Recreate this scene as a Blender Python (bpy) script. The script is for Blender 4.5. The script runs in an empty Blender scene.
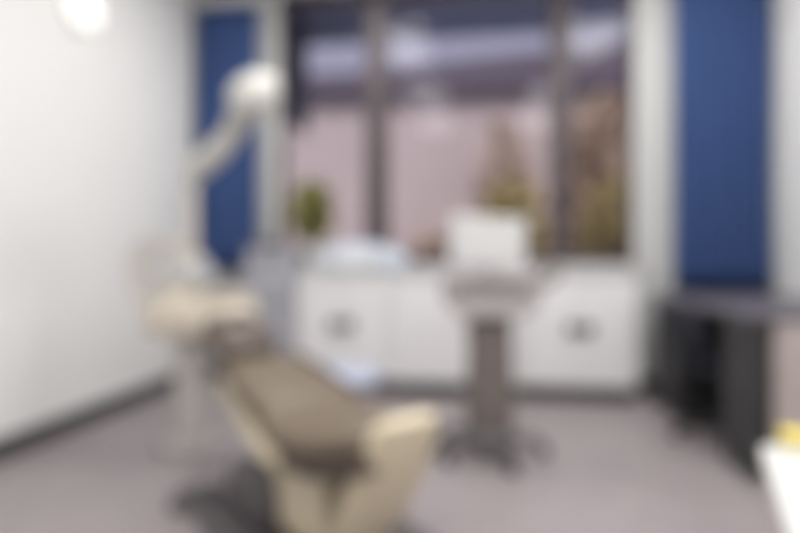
import bpy, bmesh, math, random
from mathutils import Vector, Matrix
random.seed(7)
PI = math.pi
scene = bpy.context.scene
COL = scene.collection
DEFOCUS = True

# ------------------------------------------------------------------ materials
def mat(name, col, rough=0.5, metal=0.0, noise=0.0, nscale=8.0, bump=0.0, bscale=60.0, emit=0.0, coat=0.0):
    m = bpy.data.materials.new(name); m.use_nodes = True
    nt = m.node_tree; b = nt.nodes['Principled BSDF']
    b.inputs['Base Color'].default_value = (*col, 1)
    b.inputs['Roughness'].default_value = rough
    b.inputs['Metallic'].default_value = metal
    b.inputs['Coat Weight'].default_value = coat
    tc = nt.nodes.new('ShaderNodeTexCoord')
    if noise > 0:
        n = nt.nodes.new('ShaderNodeTexNoise'); n.inputs['Scale'].default_value = nscale; n.inputs['Detail'].default_value = 4
        r = nt.nodes.new('ShaderNodeValToRGB')
        r.color_ramp.elements[0].position = .3; r.color_ramp.elements[1].position = .7
        r.color_ramp.elements[0].color = (*[c*(1-noise) for c in col], 1)
        r.color_ramp.elements[1].color = (*[min(1, c*(1+noise)) for c in col], 1)
        nt.links.new(tc.outputs['Object'], n.inputs['Vector'])
        nt.links.new(n.outputs['Fac'], r.inputs['Fac']); nt.links.new(r.outputs['Color'], b.inputs['Base Color'])
    if bump > 0:
        n2 = nt.nodes.new('ShaderNodeTexNoise'); n2.inputs['Scale'].default_value = bscale
        bp = nt.nodes.new('ShaderNodeBump'); bp.inputs['Strength'].default_value = bump; bp.inputs['Distance'].default_value = .01
        nt.links.new(tc.outputs['Object'], n2.inputs['Vector'])
        nt.links.new(n2.outputs['Fac'], bp.inputs['Height']); nt.links.new(bp.outputs['Normal'], b.inputs['Normal'])
    if emit > 0:
        b.inputs['Emission Color'].default_value = (*col, 1); b.inputs['Emission Strength'].default_value = emit
    return m

def glass_mat():
    m = bpy.data.materials.new('window_glass'); m.use_nodes = True
    nt = m.node_tree; nt.nodes.clear()
    o = nt.nodes.new('ShaderNodeOutputMaterial'); mx = nt.nodes.new('ShaderNodeMixShader')
    t = nt.nodes.new('ShaderNodeBsdfTransparent'); g = nt.nodes.new('ShaderNodeBsdfGlossy')
    g.inputs['Roughness'].default_value = .02; mx.inputs[0].default_value = .008
    t.inputs['Color'].default_value = (.93, .92, .95, 1)
    nt.links.new(t.outputs[0], mx.inputs[1]); nt.links.new(g.outputs[0], mx.inputs[2]); nt.links.new(mx.outputs[0], o.inputs[0])
    return m

M = dict(
    wall=mat('wall_paint', (.80, .80, .795), .7, bump=.05, bscale=120),
    wallbacklit=mat('backlit_wall_shade', (.52, .52, .52), .7, bump=.05, bscale=120),  # darkened colour stands for the back wall's backlit shade
    ceil=mat('ceiling_paint', (.80, .80, .79), .8),
    floor=mat('vinyl_floor', (.300, .265, .273), .42, noise=.06, nscale=5, bump=.03),
    base=mat('dark_baseboard', (.045, .043, .046), .5),
    frame=mat('brown_window_frame', (.060, .043, .048), .45, noise=.05),
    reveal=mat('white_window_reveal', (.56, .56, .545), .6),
    sill=mat('sill_board', (.55, .53, .52), .4),
    white=mat('white_lacquer', (.78, .775, .785), .35, coat=.2),
    knob=mat('dark_knob', (.03, .03, .03), .35),
    plinth=mat('dark_plinth', (.05, .048, .05), .6),
    worktop=mat('pale_worktop', (.66, .65, .66), .35, noise=.04, nscale=30),
    greycab=mat('grey_lacquer', (.42, .42, .47), .4),
    curtain=mat('blue_curtain', (.045, .090, .240), .85, noise=.08, nscale=14, bump=.15, bscale=300),
    steel=mat('brushed_steel', (.55, .55, .56), .3, 1.0),
    chrome=mat('chrome', (.75, .75, .76), .12, 1.0),
    tan=mat('tan_upholstery', (.155, .120, .085), .5, noise=.08, nscale=18, bump=.08, bscale=150),
    brown=mat('brown_headrest', (.085, .063, .050), .5, noise=.08, nscale=18, bump=.08, bscale=150),
    cream=mat('cream_shell', (.66, .58, .425), .45, coat=.2),
    ucream=mat('pale_cream_shell', (.70, .63, .53), .35, coat=.2),
    unitgrey=mat('pale_grey_column', (.56, .53, .50), .4),
    hose=mat('beige_hose', (.62, .55, .47), .5),
    dark=mat('dark_grey_plastic', (.105, .096, .100), .5),
    lamp=mat('lamp_plastic', (.58, .57, .535), .45, coat=.2),
    lens=mat('lamp_lens', (.75, .76, .78), .15),
    bowl=mat('glass_bowl', (.80, .80, .80), .1),
    taupe=mat('taupe_column', (.17, .145, .135), .4),
    greybody=mat('mid_grey_body', (.47, .44, .445), .4),
    screenw=mat('white_unit_shell', (.56, .56, .565), .4),
    lightblue=mat('pale_blue_plastic', (.58, .68, .80), .4),
    stoolblue=mat('pale_blue_vinyl', (.43, .46, .58), .45, noise=.03),
    black=mat('black_fabric', (.010, .012, .022), .8, bump=.1, bscale=300),
    blackpl=mat('black_plastic', (.016, .016, .018), .45),
    char=mat('charcoal_laminate', (.036, .035, .036), .5, noise=.1, nscale=12),
    desktop=mat('grey_desktop', (.105, .095, .115), .45, noise=.06, nscale=10),
    desktaupe=mat('taupe_laminate', (.47, .41, .395), .5, noise=.05, nscale=10),
    tablew=mat('white_table', (.62, .62, .61), .4, coat=.2),
    yellow=mat('yellow_cover', (.72, .58, .10), .5),
    paper=mat('paper_edges', (.80, .78, .62), .8),
    pot=mat('white_pot', (.66, .65, .64), .4),
    soil=mat('soil', (.05, .035, .025), .9, noise=.3, nscale=40),
    leaf=mat('green_leaf', (.30, .285, .11), .5, noise=.25, nscale=30),
    stem=mat('brown_stem', (.10, .075, .04), .8),
    opal=mat('opal_lamp', (1, .985, .94), .4, emit=.6),
    panel=mat('unseen_led_panel', (1, .985, .96), .4, emit=2.2),
    metalw=mat('white_metal', (.8, .8, .8), .4),
    pink=mat('pink_render', (.58, .50, .470), .85, noise=.10, nscale=.5, bump=.1, bscale=20),
    roof=mat('purple_grey_roof', (.13, .11, .14), .7, noise=.15, nscale=6),
    brownwin=mat('house_window_glass', (.20, .18, .19), .2),
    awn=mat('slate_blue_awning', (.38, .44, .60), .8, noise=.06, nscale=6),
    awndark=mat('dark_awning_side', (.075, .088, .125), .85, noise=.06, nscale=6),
    ground=mat('outdoor_paving', (.24, .20, .20), .9, noise=.15, nscale=3),
    olive=mat('olive_leaves', (.50, .42, .19), .7, noise=.3, nscale=6),
    rust=mat('brown_leaves', (.54, .42, .31), .7, noise=.3, nscale=6),
    glass=glass_mat(),
)

# ------------------------------------------------------------------ mesh helpers
def BM(): return bmesh.new()

def obj(name, bm, m, parent=None, smooth=True, loc=None, rot=None, bevel=0.0):
    bmesh.ops.recalc_face_normals(bm, faces=bm.faces)
    me = bpy.data.meshes.new(name); bm.to_mesh(me); bm.free()
    if smooth:
        for p in me.polygons: p.use_smooth = True
    me.materials.append(m)
    o = bpy.data.objects.new(name, me); COL.objects.link(o)
    if parent: o.parent = parent
    if loc: o.location = loc
    if rot: o.rotation_euler = rot
    if bevel:
        b = o.modifiers.new('bevel', 'BEVEL'); b.width = bevel; b.segments = 3; b.limit_method = 'ANGLE'
        b.harden_normals = False
    if smooth:
        try: me.set_sharp_from_angle(angle=math.radians(40))
        except Exception: pass
    return o

def box(bm, x0, x1, y0, y1, z0, z1, mtx=None):
    r = bmesh.ops.create_cube(bm, size=1)
    T = Matrix.Translation(((x0+x1)/2, (y0+y1)/2, (z0+z1)/2)) @ Matrix.Diagonal((abs(x1-x0), abs(y1-y0), abs(z1-z0), 1))
    if mtx: T = mtx @ T
    bmesh.ops.transform(bm, matrix=T, verts=r['verts'])
    return bm

def boxm(*a, **k): return box(BM(), *a, **k)

def lathe(prof, n=32, bm=None, mtx=None):
    """prof: list of (radius, z), bottom to top, capped where the radius is 0"""
    bm = bm or BM(); rings = []
    for r, z in prof:
        if r < 1e-6:
            rings.append([bm.verts.new((0, 0, z))])
        else:
            rings.append([bm.verts.new((r*math.cos(2*PI*k/n), r*math.sin(2*PI*k/n), z)) for k in range(n)])
    new = [v for r in rings for v in r]
    for a, b in zip(rings, rings[1:]):
        for k in range(n):
            k2 = (k+1) % n
            if len(a) == 1 and len(b) == 1: continue
            if len(a) == 1: bm.faces.new((a[0], b[k], b[k2]))
            elif len(b) == 1: bm.faces.new((a[k], a[k2], b[0]))
            else: bm.faces.new((a[k], a[k2], b[k2], b[k]))
    if mtx: bmesh.ops.transform(bm, matrix=mtx, verts=new)
    return bm

def tube(pts, rad, n=12, bm=None, close=True):
    bm = bm or BM(); pts = [Vector(p) for p in pts]; rings = []
    if not isinstance(rad, (list, tuple)): rad = [rad]*len(pts)
    up = Vector((0, 0, 1)); prev = None
    for i, p in enumerate(pts):
        d = (pts[min(i+1, len(pts)-1)] - pts[max(i-1, 0)]).normalized()
        a = prev if prev is not None else (up if abs(d.z) < .95 else Vector((1, 0, 0)))
        s = (a - d*a.dot(d)).normalized(); t = d.cross(s); prev = s
        rings.append([bm.verts.new(p + (s*math.cos(2*PI*k/n) + t*math.sin(2*PI*k/n))*rad[i]) for k in range(n)])
    for a, b in zip(rings, rings[1:]):
        for k in range(n): bm.faces.new((a[k], a[(k+1) % n], b[(k+1) % n], b[k]))
    if close: bm.faces.new(rings[0]); bm.faces.new(rings[-1])
    return bm

def spline(ctrl, per=8):
    P = [Vector(c) for c in ctrl]; out = []
    P = [P[0]*2-P[1]] + P + [P[-1]*2-P[-2]]
    for i in range(1, len(P)-2):
        for s in range(per):
            t = s/per; a, b, c, d = P[i-1], P[i], P[i+1], P[i+2]
            out.append(.5*((2*b)+(c-a)*t+(2*a-5*b+4*c-d)*t*t+(3*b-a-3*c+d)*t**3))
    out.append(P[-2]); return out

def loft(secs, n=28, e=3.2, bm=None):
    """cushion-like solid: secs = (x, z, half_width_y, half_thickness, tilt, y) along local x, superellipse cross sections, rounded ends"""
    bm = bm or BM(); rings = []
    S = [tuple(s)+(0,)*(6-len(s)) for s in secs]
    a, b = S[0], S[-1]
    def end(s, sign):
        x, z, w, t, k, y = s; out = []
        for f, q in ((.30, .95), (.75, .62)):
            d = t*f*sign*.8
            out.append((x+d*math.cos(k), z+d*math.sin(k), w*(1-(1-q)*.35), t*q, k, y))
        return out
    S = list(reversed(end(a, -1))) + S + end(b, 1)
    for x, z, w, t, k, y in S:
        ring = []
        for i in range(n):
            an = 2*PI*i/n; c, s = math.cos(an), math.sin(an)
            py = w*math.copysign(abs(c)**(2/e), c); pt = t*math.copysign(abs(s)**(2/e), s)
            ring.append(bm.verts.new((x - pt*math.sin(k), y+py, z + pt*math.cos(k))))
        rings.append(ring)
    for p, q in zip(rings, rings[1:]):
        for i in range(n): bm.faces.new((p[i], p[(i+1) % n], q[(i+1) % n], q[i]))
    bm.faces.new(rings[0]); bm.faces.new(rings[-1])
    return bm

def prism(poly, y0, y1, bm=None):
    """polygon in local (x, z) extruded along y"""
    bm = bm or BM()
    A = [bm.verts.new((x, y0, z)) for x, z in poly]; B = [bm.verts.new((x, y1, z)) for x, z in poly]
    n = len(poly); bm.faces.new(A); bm.faces.new(B)
    for i in range(n): bm.faces.new((A[i], A[(i+1) % n], B[(i+1) % n], B[i]))
    return bm

def slab(poly, z0, z1, bm=None):
    bm = bm or BM()
    A = [bm.verts.new((x, y, z0)) for x, y in poly]; B = [bm.verts.new((x, y, z1)) for x, y in poly]
    n = len(poly); bm.faces.new(A); bm.faces.new(B)
    for i in range(n): bm.faces.new((A[i], A[(i+1) % n], B[(i+1) % n], B[i]))
    return bm

def rrect(x0, x1, y0, y1, r, k=5):
    out = []
    for cx, cy, a0 in ((x1-r, y1-r, 0), (x0+r, y1-r, PI/2), (x0+r, y0+r, PI), (x1-r, y0+r, 1.5*PI)):
        for i in range(k+1):
            a = a0+PI/2*i/k; out.append((cx+r*math.cos(a), cy+r*math.sin(a)))
    return out

def tag(o, label, cat, group=None, kind=None):
    o['label'] = label; o['category'] = cat
    if group: o['group'] = group
    if kind: o['kind'] = kind
    return o

def thing(name, label, cat, loc=(0, 0, 0), rz=0, group=None):
    o = bpy.data.objects.new(name, None); COL.objects.link(o)
    o.location = loc; o.rotation_euler = (0, 0, rz); o.empty_display_size = .1
    return tag(o, label, cat, group)

def struct(name, bm, m, parent=None, **k):
    o = obj(name, bm, m, parent, **k); o['kind'] = 'structure'; return o

def kids(o): return [c for c in bpy.data.objects if c.parent == o]

def copy_tree(o, parent=None):
    ch = kids(o); c = o.copy(); COL.objects.link(c)
    if parent: c.parent = parent
    for k in ch: copy_tree(k, c)
    return c

# ------------------------------------------------------------------ room shell (metres; camera at 0,0,1.05; +Y to the window wall)
XL, XR, YB, YF, H = -2.47, 2.16, 4.60, -2.2, 3.40
WX0, WX1, WZ0, WZ1 = -1.71, 1.20, 1.00, 3.33
struct('floor', boxm(XL-.15, XR+.15, YF-.15, YB+.2, -.1, 0), M['floor'], smooth=False)
struct('ceiling', boxm(XL-.15, XR+.15, YF-.15, YB+.2, H, H+.12), M['ceil'], smooth=False)
struct('wall_left', boxm(XL-.15, XL, YF-.15, YB+.2, 0, H), M['wall'], smooth=False)
struct('wall_right', boxm(XR, XR+.15, YF-.15, YB+.2, 0, H), M['wall'], smooth=False)
struct('wall_front', boxm(XL, XR, YF-.15, YF, 0, H), M['wall'], smooth=False)
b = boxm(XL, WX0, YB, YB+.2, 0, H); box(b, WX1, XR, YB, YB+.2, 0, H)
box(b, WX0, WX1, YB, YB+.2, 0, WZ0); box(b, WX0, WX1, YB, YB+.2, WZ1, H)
struct('wall_back', b, M['wallbacklit'], smooth=False)
struct('baseboard_left', boxm(XL, XL+.018, YF, YB, 0, .115), M['base'], smooth=False, bevel=.004)
struct('baseboard_right', boxm(XR-.018, XR, YF, YB, 0, .115), M['base'], smooth=False, bevel=.004)
struct('baseboard_back', boxm(XL+.018, XR-.018, YB-.018, YB, 0, .115), M['base'], smooth=False, bevel=.004)

# window_1: brown frame with two mullions, three panes, white reveal, sill
w = bpy.data.objects.new('window_1', None); COL.objects.link(w); w.location = ((WX0+WX1)/2, YB+.1, WZ0); w['kind'] = 'structure'
wx, wy, wz = w.location
def wl(bm):
    bmesh.ops.translate(bm, verts=bm.verts, vec=(-wx, -wy, -wz)); return bm
MX = (-.868, .647)
b = boxm(WX0, WX0+.03, YB+.06, YB+.14, WZ0, WZ1); box(b, WX1-.03, WX1, YB+.06, YB+.14, WZ0, WZ1)
box(b, WX0+.03, WX1-.03, YB+.06, YB+.14, WZ0, WZ0+.075); box(b, WX0+.03, WX1-.03, YB+.06, YB+.14, WZ1-.06, WZ1)
struct('window_frame', wl(b), M['frame'], w, smooth=False, bevel=.006)
for x, hw in zip(MX, (.095, .085)):
    struct('mullion', wl(boxm(x-hw, x+hw, YB+.05, YB+.15, WZ0+.075, WZ1-.06)), M['frame'], w, smooth=False, bevel=.006)
ed = [WX0+.03, MX[0]-.095, MX[0]+.095, MX[1]-.085, MX[1]+.085, WX1-.03]
for i in (0, 2, 4):
    struct('pane', wl(boxm(ed[i], ed[i+1], YB+.097, YB+.103, WZ0+.075, WZ1-.06)), M['glass'], w, smooth=False)
b = boxm(WX0-.09, WX0, YB-.02, YB+.06, WZ0, WZ1+.06); box(b, WX1, WX1+.06, YB-.02, YB+.06, WZ0, WZ1+.06)
struct('window_reveal', wl(b), M['reveal'], w, smooth=False, bevel=.006)
struct('window_sill', wl(boxm(WX0-.06, WX1+.06, YB-.05, YB+.06, WZ0-.03, WZ0)), M['sill'], w, smooth=False, bevel=.006)

# ------------------------------------------------------------------ curtains
def curtain(name, label, x0, x1, y, z0, z1, folds, amp, seed):
    rnd = random.Random(seed); cx = (x0+x1)/2; wd = x1-x0
    t = thing(name, label, 'curtain', (cx, y, z0))
    bm = BM(); n = folds*14; rows = 14; g = []
    ph = [rnd.uniform(-.5, .5) for _ in range(folds+2)]
    for j in range(rows+1):
        v = j/rows; row = []
        for i in range(n+1):
            u = i/n; k = u*folds
            f = math.sin(2*PI*k + ph[int(k)]*.4)*amp*(1.15-.35*v) + .008*math.sin(9*v+5*u)
            row.append(bm.verts.new((-wd/2+u*wd*(1+.02*(1-v)*math.sin(3*u)), f, v*(z1-z0))))
        g.append(row)
    for j in range(rows):
        for i in range(n): bm.faces.new((g[j][i], g[j][i+1], g[j+1][i+1], g[j+1][i]))
    c = obj('curtain_fabric', bm, M['curtain'], t)
    s = c.modifiers.new('thick', 'SOLIDIFY'); s.thickness = .006
    hb = BM(); m_ = max(4, folds*2)
    for i in range(m_):
        lathe([(0, 0), (.008, .001), (.008, .03), (0, .03)], 8, hb, Matrix.Translation((-wd/2+(i+.5)*wd/m_, 0, z1-z0)))
    obj('curtain_hook', hb, M['metalw'], t)['kind'] = 'stuff'
    return t
curtain('curtain', 'narrow blue curtain hanging left of the brown window', -2.395, -1.845, YB-.11, .95, 3.18, 6, .032, 1)
curtain('curtain', 'wide dark blue curtain hanging right of the brown window above the desk', 1.46, 2.115, YB-.13, .80, 3.30, 8, .040, 2)
for nm, x0, x1, z0, lab in (('curtain_rail', -2.42, -1.82, 3.21, 'short white wall rail carrying the narrow blue curtain'),
                        ('curtain_rail', 1.30, 2.14, 3.33, 'white wall rail carrying the wide dark blue curtain')):
    tag(obj(nm, boxm(x0, x1, YB-.15, YB-.001, z0, z0+.035), M['metalw'], smooth=False, bevel=.005), lab, 'curtain rail')

# ------------------------------------------------------------------ base cabinets under the window, worktop
CY, CT = 4.21, .925
def cabinet(x0, x1, label, split=0.0):
    cx = (x0+x1)/2; hw = (x1-x0)/2-.002
    t = thing('base_cabinet', label, 'cabinet', (cx, CY, 0), 0, 'white cabinets under the window')
    obj('body', boxm(-hw, hw, .02, .335, .115, CT), M['white'], t, smooth=False, bevel=.003)
    obj('plinth', boxm(-hw, hw, .06, .32, 0, .115), M['plinth'], t, smooth=False)
    for s in (-1, 1):
        xa, xb = (split+.0025, hw-.002) if s > 0 else (-hw+.002, split-.0025)
        d = obj('door', boxm(xa, xb, -.002, .018, .12, CT-.004), M['white'], t, smooth=False, bevel=.004)
        k = obj('knob', lathe([(0, 0), (.020, 0), (.018, .010), (.028, .016), (.044, .022), (.044, .030), (.030, .036), (0, .037)], 20), M['knob'], d,
                loc=(split+s*.05, -.003, .54), rot=(PI/2, 0, 0))
        k['label'] = 'dark round knob'
    return t
cabinet(-1.425, -.677, 'white two-door cabinet under the left pane with dark knobs, beside the tall grey cabinet')
cabinet(-.673, .307, 'white two-door cabinet half hidden behind the mobile cart', .17)
cabinet(.311, 1.12, 'white two-door cabinet nearest the desk, right of the mobile cart')
tag(obj('worktop', boxm(-1.43, 1.13, CY-.02, 4.548, CT+.001, CT+.036), M['worktop'], smooth=False, bevel=.006),
    'pale worktop running over the white cabinets below the window', 'worktop')
WT = CT+.037

# tall grey cabinet left of the white ones
t = thing('tall_cabinet', 'tall light grey cabinet in the corner beside the white cabinets', 'cabinet', (-1.63, 4.16, 0))
obj('body', boxm(-.185, .185, .02, .34, .10, 1.10), M['greycab'], t, smooth=False, bevel=.005)
obj('plinth', boxm(-.18, .18, .06, .33, 0, .10), M['plinth'], t, smooth=False)
obj('cabinet_top', boxm(-.19, .19, -.005, .345, 1.101, 1.125), M['greycab'], t, smooth=False, bevel=.005)
for z0, z1 in ((.105, .43), (.435, .76), (.765, 1.095)):
    d = obj('drawer', boxm(-.182, .182, 0, .019, z0, z1), M['greycab'], t, smooth=False, bevel=.004)
    obj('handle', tube([(-.09, .002, z1-.06), (-.09, -.028, z1-.06), (.09, -.028, z1-.06), (.09, .002, z1-.06)], .006, 8), M['knob'], d)
tag(obj('instrument_case', slab(rrect(-.17, .10, -.1, .1, .03), 0, .055), M['dark'], loc=(-1.66, 4.34, 1.126), bevel=.008),
    'flat dark grey case lying on the tall grey cabinet', 'case')

# pale blue steriliser on the worktop
t = thing('steriliser', 'low rounded pale blue steriliser on the white cabinets under the window', 'steriliser', (-.885, 4.37, WT))
prof = [(-.29, .012), (-.33, .06), (-.32, .12), (-.24, .185), (-.08, .21), (.08, .195), (.22, .15), (.31, .085), (.33, .04), (.30, .012)]
obj('housing', prism(prof, -.13, .13), M['lightblue'], t, bevel=.02)
obj('front_panel', prism([(-.25, .035), (-.25, .10), (-.17, .145), (.05, .15), (.18, .11), (.22, .05)], -.138, -.128), M['white'], t, smooth=False, bevel=.003)
kb = obj('dial', lathe([(0, 0), (.025, 0), (.022, .018), (0, .018)], 20), M['steel'], t, loc=(.10, -.138, .08), rot=(PI/2, 0, 0))
for x in (-.24, .24):
    for y in (-.09, .09):
        obj('foot', lathe([(0, 0), (.016, 0), (.014, .022), (0, .022)], 12), M['dark'], t, loc=(x, y, 0))

# potted plant
def leaf_cloud(bm, n, c, r, size, rnd, squash=1.0):
    for _ in range(n):
        while True:
            v = Vector((rnd.uniform(-1, 1), rnd.uniform(-1, 1), rnd.uniform(-1, 1)))
            if .15 < v.length < 1: break
        p = Vector(c) + Vector((v.x*r[0], v.y*r[1], v.z*r[2]))
        d = (v + Vector((rnd.uniform(-.7, .7), rnd.uniform(-.7, .7), rnd.uniform(-.3, .9)))).normalized()
        side = d.cross(Vector((rnd.uniform(-1, 1), rnd.uniform(-1, 1), rnd.uniform(-1, 1)))).normalized(); nn = d.cross(side)
        L = size*rnd.uniform(.7, 1.3); W = L*.32*squash
        q = [p, p+d*L*.35+side*W+nn*W*.2, p+d*L*.75+side*W*.7, p+d*L, p+d*L*.75-side*W*.7, p+d*L*.35-side*W+nn*W*.2]
        mid = bm.verts.new(p+d*L*.5-nn*W*.25); vs = [bm.verts.new(x) for x in q]
        for i in range(6): bm.faces.new((vs[i], vs[(i+1) % 6], mid))
rnd = random.Random(3)
t = thing('potted_plant', 'bushy green plant in a white pot at the left end of the window', 'plant', (-1.325, 4.43, WT))
obj('pot', lathe([(0, 0), (.065, 0), (.09, .15), (.098, .155), (.098, .18), (.088, .18), (.084, .165), (0, .165)], 28), M['pot'], t)
obj('soil', lathe([(0, .160), (.082, .160), (.080, .170), (0, .176)], 20), M['soil'], t)
b = BM()
for k in range(7):
    a = k*.9; tube([(.01*math.cos(a), .01*math.sin(a), .16), (.06*math.cos(a), .03*math.sin(a), .33), (.11*math.cos(a), .05*math.sin(a), .50)], [.006, .005, .003], 6, b)
obj('stem', b, M['stem'], t)
b = BM(); leaf_cloud(b, 430, (-.035, -.01, .47), (.14, .085, .22), .075, rnd, 1.3)
o = obj('foliage', b, M['leaf'], t); o['kind'] = 'stuff'

# ------------------------------------------------------------------ dental chair
t = thing('dental_chair', 'tan reclined dental chair with cream shell in the middle of the floor', 'dental chair', (-.52, 1.96, 0), math.radians(-41))
obj('base_plate', slab(rrect(-.56, .30, -.32, .30, .12, 8), 0, .035), M['dark'], t, bevel=.01)  # chair base, widened so its dark colour fills shade under the backrest
obj('added_dark_body', loft([(-.46, .135, .19, .10), (-.33, .15, .21, .12), (-.20, .15, .20, .12)], e=5), M['dark'], t)  # dark body added to fill out the shade below the backrest
obj('base_housing', loft([(-.15, .20, .15, .165), (-.06, .205, .16, .17), (.03, .20, .15, .165)], e=4), M['cream'], t)
la = obj('lift_arm', prism([(-.02, .09), (.10, .06), (.14, .37), (.0, .38)], -.08, .08), M['brown'], t, bevel=.02)
for s in (-1, 1):
    obj('pivot_cap', lathe([(0, 0), (.035, 0), (.032, .012), (0, .014)], 20), M['dark'], la, loc=(.06, s*.08, .24), rot=(-s*PI/2, 0, 0))
obj('seat_shell', loft([(-.60, .515, .18, .030, -.28), (-.35, .442, .215, .040, -.28), (-.08, .375, .25, .045, -.18), (-.02, .368, .24, .045, -.1)], e=3.4), M['cream'], t)
obj('seat_frame', loft([(.0, .372, .22, .04, 0), (.10, .378, .225, .045, .05), (.26, .408, .205, .045, .20), (.36, .44, .175, .04, .25)], e=3.4), M['brown'], t)
obj('seat', loft([(-.10, .445, .235, .055, -.12), (.05, .44, .24, .06, 0), (.20, .46, .225, .06, .15), (.34, .50, .185, .052, .22)]), M['tan'], t)
bk = obj('backrest', loft([(-.57, .580, .16, .045, -.28), (-.45, .55, .195, .050, -.28), (-.28, .505, .205, .055, -.27), (-.13, .462, .215, .055, -.25)]), M['tan'], t)
b = tube([(-.56, -.170, .610), (-.40, -.208, .570), (-.15, -.22, .500)], .014, 8); tube([(-.56, .170, .610), (-.40, .208, .570), (-.15, .22, .500)], .014, 8, b)
obj('piping', b, M['brown'], bk)
lr = obj('legrest', loft([(.13, .07, .125, .045, 1.15), (.23, .22, .135, .06, 1.1), (.31, .38, .145, .065, 1.1), (.375, .50, .14, .046, 1.1), (.395, .545, .125, .030, 1.1)], e=3), M['cream'], t)
hr = obj('headrest', loft([(-.87, .735, .13, .045, -.50), (-.77, .680, .155, .062, -.50), (-.675, .63, .14, .05, -.45)]), M['brown'], t)
b = BM()
for s in (-.045, .045): tube([(-.72, s, .635), (-.64, s, .58), (-.55, s, .55)], .010, 8, b)
obj('headrest_bar', b, M['chrome'], hr)

# dark foot control added to fill the shaded floor by the chair
t2 = thing('added_foot_control', 'added dark pedal filling the shaded floor left of the dental chair', 'foot pedal', (-1.19, 2.26, 0), .9)
obj('pedal_base', lathe([(0, 0), (.125, 0), (.13, .012), (.115, .035), (0, .04)], 28), M['dark'], t2)
obj('pedal', lathe([(0, .04), (.085, .041), (.09, .05), (.06, .062), (0, .065)], 24), M['dark'], t2)
obj('handle', tube(spline([(-.10, 0, .03), (-.11, 0, .10), (0, 0, .135), (.11, 0, .10), (.10, 0, .03)], 5), .008, 8), M['steel'], t2)

# ------------------------------------------------------------------ dental unit with console, hoses and lamp
t = thing('dental_unit', 'pale cream dental unit with console, hoses and lamp by the left wall', 'dental unit', (-1.58, 2.90, 0), math.radians(-12))
obj('unit_base', slab(rrect(-.13, .15, -.14, .14, .05), 0, .045), M['greybody'], t, bevel=.012)
obj('column', prism([(-.05, .045), (.08, .045), (.08, .62), (-.07, .62)], -.07, .07), M['unitgrey'], t, bevel=.025)
con = obj('console', loft([(-.17, .725, .15, .10), (-.05, .735, .17, .115), (.12, .735, .17, .115), (.30, .73, .15, .105)], e=4.5), M['ucream'], t)
obj('console_panel', boxm(-.10, .22, -.188, -.166, .655, .735), M['hose'], con, smooth=False, bevel=.006)
obj('bowl_arm', loft([(.10, .845, .05, .035), (-.02, .85, .06, .035), (-.14, .86, .055, .03)], e=3), M['ucream'], t)
bw = obj('cuspidor_bowl', lathe([(0, .0), (.04, .0), (.06, .015), (.115, .06), (.125, .085), (.118, .085), (.10, .06), (.05, .025), (0, .018)], 28), M['bowl'], t, loc=(-.17, .02, .885))
obj('tap', tube(spline([(-.05, .09, .0), (-.05, .09, .12), (-.03, .05, .15), (0, .02, .13)], 5), .007, 8), M['chrome'], bw)
tr = obj('instrument_tray', slab(rrect(.06, .34, -.13, .13, .03), .853, .873), M['ucream'], t, bevel=.006)
for k in range(4):
    y = -.09+.06*k
    h = obj('hose', tube(spline([(-.16, y, .72), (-.30, y, .80), (-.35-.012*k, y, .98), (-.29, y, 1.12-.015*k), (-.12, y, 1.15-.02*k), (.02, y, 1.05)], 7), .0085, 8), M['hose'], t)
    obj('handpiece', tube([(.02, y, 1.05), (.05, y, 1.00), (.08, y, .90), (.09, y, .862)], [.009, .012, .010, .006], 10), M['steel'], h)
obj('lamp_pole', tube([(-.07, .10, .79), (-.07, .10, 1.50)], .022, 14), M['hose'], t)
obj('joint', lathe([(0, 0), (.04, 0), (.045, .02), (.045, .09), (.035, .11), (0, .11)], 20), M['lamp'], t, loc=(-.07, .10, 1.47))
# lamp arm and head in unit coordinates
obj('lamp_arm', tube(spline([(-.07, .10, 1.56), (.03, .09, 1.60), (.18, .07, 1.70), (.32, .05, 1.83)], 6), [.07]*6+[.068]*6+[.06]*7, 14), M['lamp'], t)
mt = Matrix.Translation((.385, .04, 1.915)) @ Matrix.Rotation(math.radians(28), 4, 'Y') @ Matrix.Rotation(math.radians(50), 4, 'X') @ Matrix.Scale(1.32, 4)
hd = obj('lamp_head', lathe([(0, -.035), (.06, -.034), (.10, -.02), (.115, 0), (.105, .03), (.06, .055), (0, .062)], 32, None, mt @ Matrix.Diagonal((.85, 1.0, 1.45, 1))), M['lamp'], t)
obj('lamp_lens', lathe([(0, -.060), (.075, -.056), (.088, -.040), (.075, -.03), (0, -.03)], 28, None, mt @ Matrix.Diagonal((.85, 1, 1, 1))), M['lens'], hd)
for s in (-1, 1):
    b = tube(spline([(.0, s*.10, 0), (-.01, s*.15, -.01), (-.03, s*.16, -.07), (-.04, s*.15, -.12)], 5), .009, 8)
    bmesh.ops.transform(b, matrix=mt, verts=b.verts); obj('handle', b, M['lamp'], hd)

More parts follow.
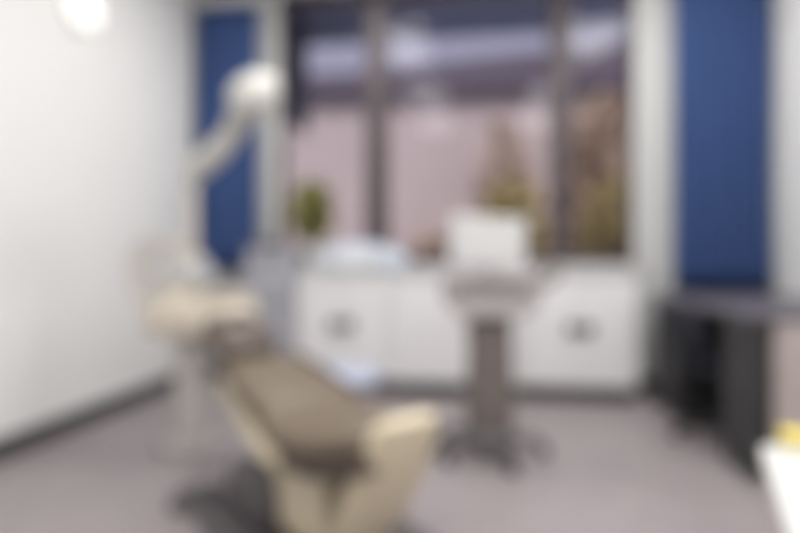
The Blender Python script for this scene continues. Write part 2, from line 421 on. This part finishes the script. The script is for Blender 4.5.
# ------------------------------------------------------------------ star-base helper for stools and chairs
def star_base(root, rad, z, m_leg, m_caster, n=5, a0=.3, w=.028):
    for k in range(n):
        a = a0+2*PI*k/n; c, s = math.cos(a), math.sin(a)
        lg = obj('base_leg', tube([(c*.03, s*.03, z+.03), (c*rad*.55, s*rad*.55, z+.018), (c*rad, s*rad, z)], [w, w*.85, w*.6], 10), m_leg, root)
        b = BM()
        for q in (-.014, .014):
            lathe([(0, -.008), (.026, -.008), (.029, 0), (.026, .008), (0, .008)], 16, b,
                  Matrix.Translation((c*rad - s*q, s*rad + c*q, .029)) @ Matrix.Rotation(a, 4, 'Z') @ Matrix.Rotation(PI/2, 4, 'X'))
        lathe([(0, .03), (.011, .03), (.011, z), (0, z)], 10, b, Matrix.Translation((c*rad, s*rad, 0)))
        obj('caster', b, m_caster, lg)

# dentist's stool behind the chair
t = thing('doctor_stool', 'low round pale blue stool behind the dental chair', 'stool', (-.74, 2.86, 0), .2)
star_base(t, .24, .06, M['chrome'], M['dark'])
obj('gas_column', lathe([(0, .075), (.03, .075), (.03, .24), (.018, .24), (.018, .39), (0, .39)], 18), M['chrome'], t)
obj('seat', lathe([(0, .385), (.14, .385), (.215, .395), (.235, .425), (.225, .455), (.18, .468), (0, .472)], 36), M['stoolblue'], t)
obj('height_lever', tube([(0, 0, .37), (.10, -.02, .365), (.17, -.03, .355)], .006, 8), M['chrome'], t)

# ------------------------------------------------------------------ mobile cart with white screen unit
t = thing('mobile_cart', 'mobile dental cart with tilted white screen on a taupe column and star base', 'cart', (.05, 3.03, 0), math.radians(8))
star_base(t, .285, .07, M['dark'], M['blackpl'], 5, -PI/2+.25, .036)
obj('base_hub', lathe([(0, .06), (.13, .06), (.14, .085), (.11, .13), (.085, .16), (0, .16)], 28), M['dark'], t)
obj('column', prism([(-.125, .15), (.125, .15), (.11, .74), (-.11, .74)], -.07, .07), M['taupe'], t, bevel=.03)
ib = obj('instrument_box', prism([(-.17, .74), (.17, .74), (.25, .82), (.25, .93), (-.25, .93), (-.25, .82)], -.13, .13), M['greybody'], t, bevel=.02)
for k in range(5):
    x = -.14+.07*k
    obj('socket', lathe([(0, 0), (.018, 0), (.02, .01), (.012, .012), (0, .006)], 14), M['dark'], ib, loc=(x, -.13, .88), rot=(PI/2, 0, 0))
obj('tray', slab(rrect(-.26, .27, -.17, .14, .04), .935, .955), M['greybody'], t, bevel=.006)
obj('push_handle', tube(spline([(.24, -.06, .90), (.31, -.10, .93), (.33, -.11, .98), (.31, .0, 1.0), (.24, .06, .92)], 5), .014, 10), M['taupe'], t)
obj('screen_mount', tube([(0, .02, .955), (0, .03, 1.06)], .03, 12), M['greybody'], t)
ms = Matrix.Translation((-.01, .01, 1.135)) @ Matrix.Rotation(math.radians(3.5), 4, 'Y') @ Matrix.Rotation(math.radians(-10), 4, 'X')
b = prism(rrect(-.20, .20, -.135, .135, .03), -.03, .03); bmesh.ops.transform(b, matrix=ms, verts=b.verts)
sc_ = obj('screen_housing', b, M['screenw'], t, bevel=.012)
b = prism(rrect(-.172, .172, -.108, .108, .012), -.034, -.0305); bmesh.ops.transform(b, matrix=ms, verts=b.verts)
obj('screen_panel', b, M['screenw'], sc_, smooth=False)

# ------------------------------------------------------------------ desk along the right wall
t = thing('desk', 'dark desk with grey top and taupe end panel along the right wall', 'desk', (1.68, 3.55, 0))
obj('desktop', boxm(-.45, .455, -.77, .72, .755, .79), M['desktop'], t, smooth=False, bevel=.005)
obj('end_panel', boxm(-.335, .455, -.765, -.735, 0, .754), M['desktaupe'], t, smooth=False, bevel=.003)
obj('end_panel', boxm(-.43, .455, .685, .715, 0, .754), M['char'], t, smooth=False, bevel=.003)
obj('modesty_panel', boxm(.40, .42, -.735, .685, .06, .754), M['char'], t, smooth=False)
pd = obj('pedestal', boxm(-.42, .38, .22, .684, .03, .754), M['char'], t, smooth=False, bevel=.004)
for z0, z1 in ((.045, .36), (.365, .56), (.565, .745)):
    d = obj('drawer_front', boxm(-.44, -.421, .225, .68, z0, z1), M['char'], pd, smooth=False, bevel=.003)
pd = obj('pedestal', boxm(-.42, .38, -.734, -.45, .03, .754), M['char'], t, smooth=False, bevel=.004)
obj('cupboard_door', boxm(-.44, -.421, -.73, -.455, .045, .745), M['char'], pd, smooth=False, bevel=.003)

# black office chair pushed up to the desk
t = thing('office_chair', 'black office chair pushed in at the dark desk below the blue curtain', 'chair', (1.40, 3.42, 0), math.radians(8))
star_base(t, .27, .07, M['blackpl'], M['blackpl'], 5, .4, .03)
obj('gas_column', lathe([(0, .08), (.03, .08), (.03, .25), (.02, .25), (.02, .41), (0, .41)], 16), M['blackpl'], t)
obj('seat', loft([(-.20, .45, .21, .035), (0, .445, .225, .04), (.20, .45, .21, .035)]), M['black'], t)
b = loft([(-.23, .52, .19, .028, 1.62), (-.245, .66, .20, .03, 1.66), (-.26, .74, .19, .026, 1.68)])
obj('backrest', b, M['black'], t)
obj('back_support', tube(spline([(-.05, 0, .415), (-.22, 0, .42), (-.275, 0, .50), (-.282, 0, .62)], 5), .020, 8), M['blackpl'], t)

# ------------------------------------------------------------------ white table in the right foreground, yellow notebook
t = thing('side_table', 'white table corner in the right foreground', 'table', (.65, .60, 0), math.radians(-20))
TT = .75
obj('tabletop', slab(rrect(-.32, .40, -.60, .30, .03), TT-.03, TT), M['tablew'], t, bevel=.006)
for x in (-.26, .34):
    for y in (-.54, .24):
        obj('leg', boxm(x-.02, x+.02, y-.02, y+.02, 0, TT-.03), M['metalw'], t, smooth=False, bevel=.004)
obj('apron', boxm(-.24, .32, .225, .245, TT-.09, TT-.031), M['metalw'], t, smooth=False)
nb = thing('notebook', 'yellow notebook lying on the far edge of the white table', 'notebook', (.668, .915, TT+.001), math.radians(-20))
obj('pages', boxm(-.19, .135, -.02, .035, .003, .013), M['paper'], nb, smooth=False)
b = boxm(-.195, .14, -.023, .04, 0, .003); box(b, -.195, .14, -.023, .04, .013, .016); box(b, -.198, -.194, -.023, .04, 0, .016)
obj('cover', b, M['yellow'], nb, smooth=False)

# ------------------------------------------------------------------ lamps
t = thing('wall_lamp', 'round glowing white lamp high on the left wall', 'lamp', (XL+.001, 3.17, 2.62), 0)
obj('back_plate', lathe([(0, 0), (.15, 0), (.155, .01), (.15, .02), (0, .02)], 32), M['metalw'], t, rot=(0, PI/2, 0))
obj('diffuser', lathe([(0, .021), (.14, .021), (.145, .04), (.12, .065), (.06, .08), (0, .083)], 32), M['opal'], t, rot=(0, PI/2, 0))
def ceiling_panel(x, y, label):
    c = thing('unseen_ceiling_light', label, 'ceiling light', (x, y, H), 0, 'unseen ceiling light panels')
    b = boxm(-.31, .31, -.63, -.61, -.03, -.001); box(b, -.31, .31, .61, .63, -.03, -.001)
    box(b, -.31, -.29, -.61, .61, -.03, -.001); box(b, .29, .31, -.61, .61, -.03, -.001)
    obj('light_frame', b, M['metalw'], c, smooth=False)
    obj('diffuser', boxm(-.288, .288, -.608, .608, -.022, -.012), M['panel'], c, smooth=False)
    ld = bpy.data.lights.new('panel_light', 'AREA'); ld.energy = ENERGY*(1.25 if y > 2 else .95 if y > 0 else 1.0); ld.shape = 'RECTANGLE'; ld.size = .56; ld.size_y = 1.2; ld.color = (1, .985, .965)
    lo = bpy.data.objects.new('panel_light', ld); COL.objects.link(lo); lo.parent = c; lo.location = (0, 0, -.04)
ENERGY = 25  # unseen ceiling panels added to light the room, weighted by row
for x, y, lab in ((-.85, 3.35, 'long ceiling light nearest the narrow blue curtain, out of frame'), (1.15, 3.2, 'long ceiling light nearest the desk, out of frame'),
                  (-.75, 1.4, 'long ceiling light left above the dental chair, out of frame'), (.95, 1.2, 'long ceiling light right of the dental chair, out of frame'),
                  (-.75, -.4, 'long ceiling light at the left rear of the room, out of frame'), (.95, -.4, 'long ceiling light at the right rear of the room, out of frame')):
    ceiling_panel(x, y, lab)

# ------------------------------------------------------------------ outdoors
tag(obj('paving', boxm(-16, 16, YB+.2, 30, -.35, -.25), M['ground'], smooth=False), 'paved ground outside the window', 'ground', kind='structure')
t = thing('awning', 'dark slate blue awning above the outside of the window', 'awning', (-.2, YB+.2, 3.48))
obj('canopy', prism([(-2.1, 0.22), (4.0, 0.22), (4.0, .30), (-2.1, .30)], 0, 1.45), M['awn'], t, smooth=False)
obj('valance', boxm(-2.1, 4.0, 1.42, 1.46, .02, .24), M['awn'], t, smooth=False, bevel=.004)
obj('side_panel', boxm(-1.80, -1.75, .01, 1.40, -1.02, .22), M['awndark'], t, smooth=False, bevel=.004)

t = thing('house', 'pink house with dark roof edge seen through the window', 'building', (0, 11.5, -.25), math.radians(1.5))
obj('house_wall', boxm(-13, 13, 0, 5, 0, 4.60), M['pink'], t, smooth=False)
rf = obj('roof', prism([(-13.6, 4.60), (13.6, 4.60), (13.6, 6.0), (2.5, 5.50), (-2.5, 5.12), (-13.6, 4.95)], -.18, 5.5), M['roof'], t, smooth=False)
obj('gutter', boxm(-13.6, 13.6, -.26, -.181, 4.62, 4.76), M['roof'], rf, smooth=False, bevel=.02)
for x in (-5.2, 5.6):
    wn = obj('house_window', boxm(x-.6, x+.6, -.03, .05, 1.4, 3.0), M['frame'], t, smooth=False)
    obj('house_pane', boxm(x-.52, x+.52, -.04, -.031, 1.48, 2.92), M['brownwin'], wn, smooth=False)

def bush(loc, r, n, size, m, label, seed):
    rn = random.Random(seed)
    t = thing('bush', label, 'bush', loc, 0, 'bushes outside the window')
    b = BM()
    for k in range(6):
        a = k*1.05; tube([(0, 0, 0), (r[0]*.3*math.cos(a), r[1]*.3*math.sin(a), r[2]*.8), (r[0]*.6*math.cos(a), r[1]*.6*math.sin(a), r[2]*1.5)], [.04, .03, .015], 6, b)
    obj('branches', b, M['stem'], t)
    b = BM(); leaf_cloud(b, n, (0, 0, r[2]), r, size, rn, 1.4)
    o = obj('foliage', b, m, t); o['kind'] = 'stuff'
bush((1.95, 8.7, -.25), (.42, .45, 1.20), 900, .18, M['olive'], 'olive bush outside the narrow right pane, before a tall brown bush', 11)
bush((.55, 9.2, -.25), (.50, .45, 1.30), 520, .20, M['olive'], 'loose olive bush outside left of the right mullion', 12)
bush((2.32, 10.3, -.25), (1.0, .6, 2.05), 1700, .22, M['rust'], 'tall brown bush at the right edge of the window, behind an olive one', 13)
bush((.42, 10.55, -.25), (.42, .28, 1.95), 420, .20, M['rust'], 'tall loose brown bush in the middle pane, left of the right mullion', 14)
bush((-.85, 10.6, -.25), (.62, .3, .85), 480, .18, M['rust'], 'low brown bush at the foot of the pink house, in the middle pane', 15)

# ------------------------------------------------------------------ world and sun
wd = bpy.data.worlds.new('overcast_sky'); scene.world = wd; wd.use_nodes = True
bg = wd.node_tree.nodes['Background']; bg.inputs['Color'].default_value = (.41, .41, .53, 1); bg.inputs['Strength'].default_value = 1.0
sl = bpy.data.lights.new('sun', 'SUN'); sl.energy = 2.9; sl.angle = math.radians(18); sl.color = (1, .95, .92)
so = bpy.data.objects.new('sun', sl); COL.objects.link(so); so.location = (0, -6, 12)
so.rotation_euler = Vector((.2, .84, -1)).to_track_quat('-Z', 'Y').to_euler()

# ------------------------------------------------------------------ camera
F = 560.0
cd = bpy.data.cameras.new('camera'); co = bpy.data.objects.new('camera', cd); COL.objects.link(co); scene.camera = co
cd.sensor_width = 36; cd.lens = F/800*36; cd.clip_start = .02; cd.clip_end = 200
co.location = (0, 0, 1.05); co.rotation_euler = (PI/2, 0, math.atan(80/F)); cd.shift_y = -8.5/800
if DEFOCUS:
    # the photograph is thrown evenly out of focus: a lens focused far nearer than anything in the room
    cd.dof.use_dof = True; cd.dof.focus_distance = .15; cd.dof.aperture_fstop = 3.0; cd.dof.aperture_blades = 0

scene.view_settings.view_transform = 'Standard'; scene.view_settings.look = 'None'
scene.view_settings.gamma = 1; scene.view_settings.use_curve_mapping = False
scene.view_settings.exposure = 0.0
scene.cycles.use_denoising = True
scene.cycles.max_bounces = 10
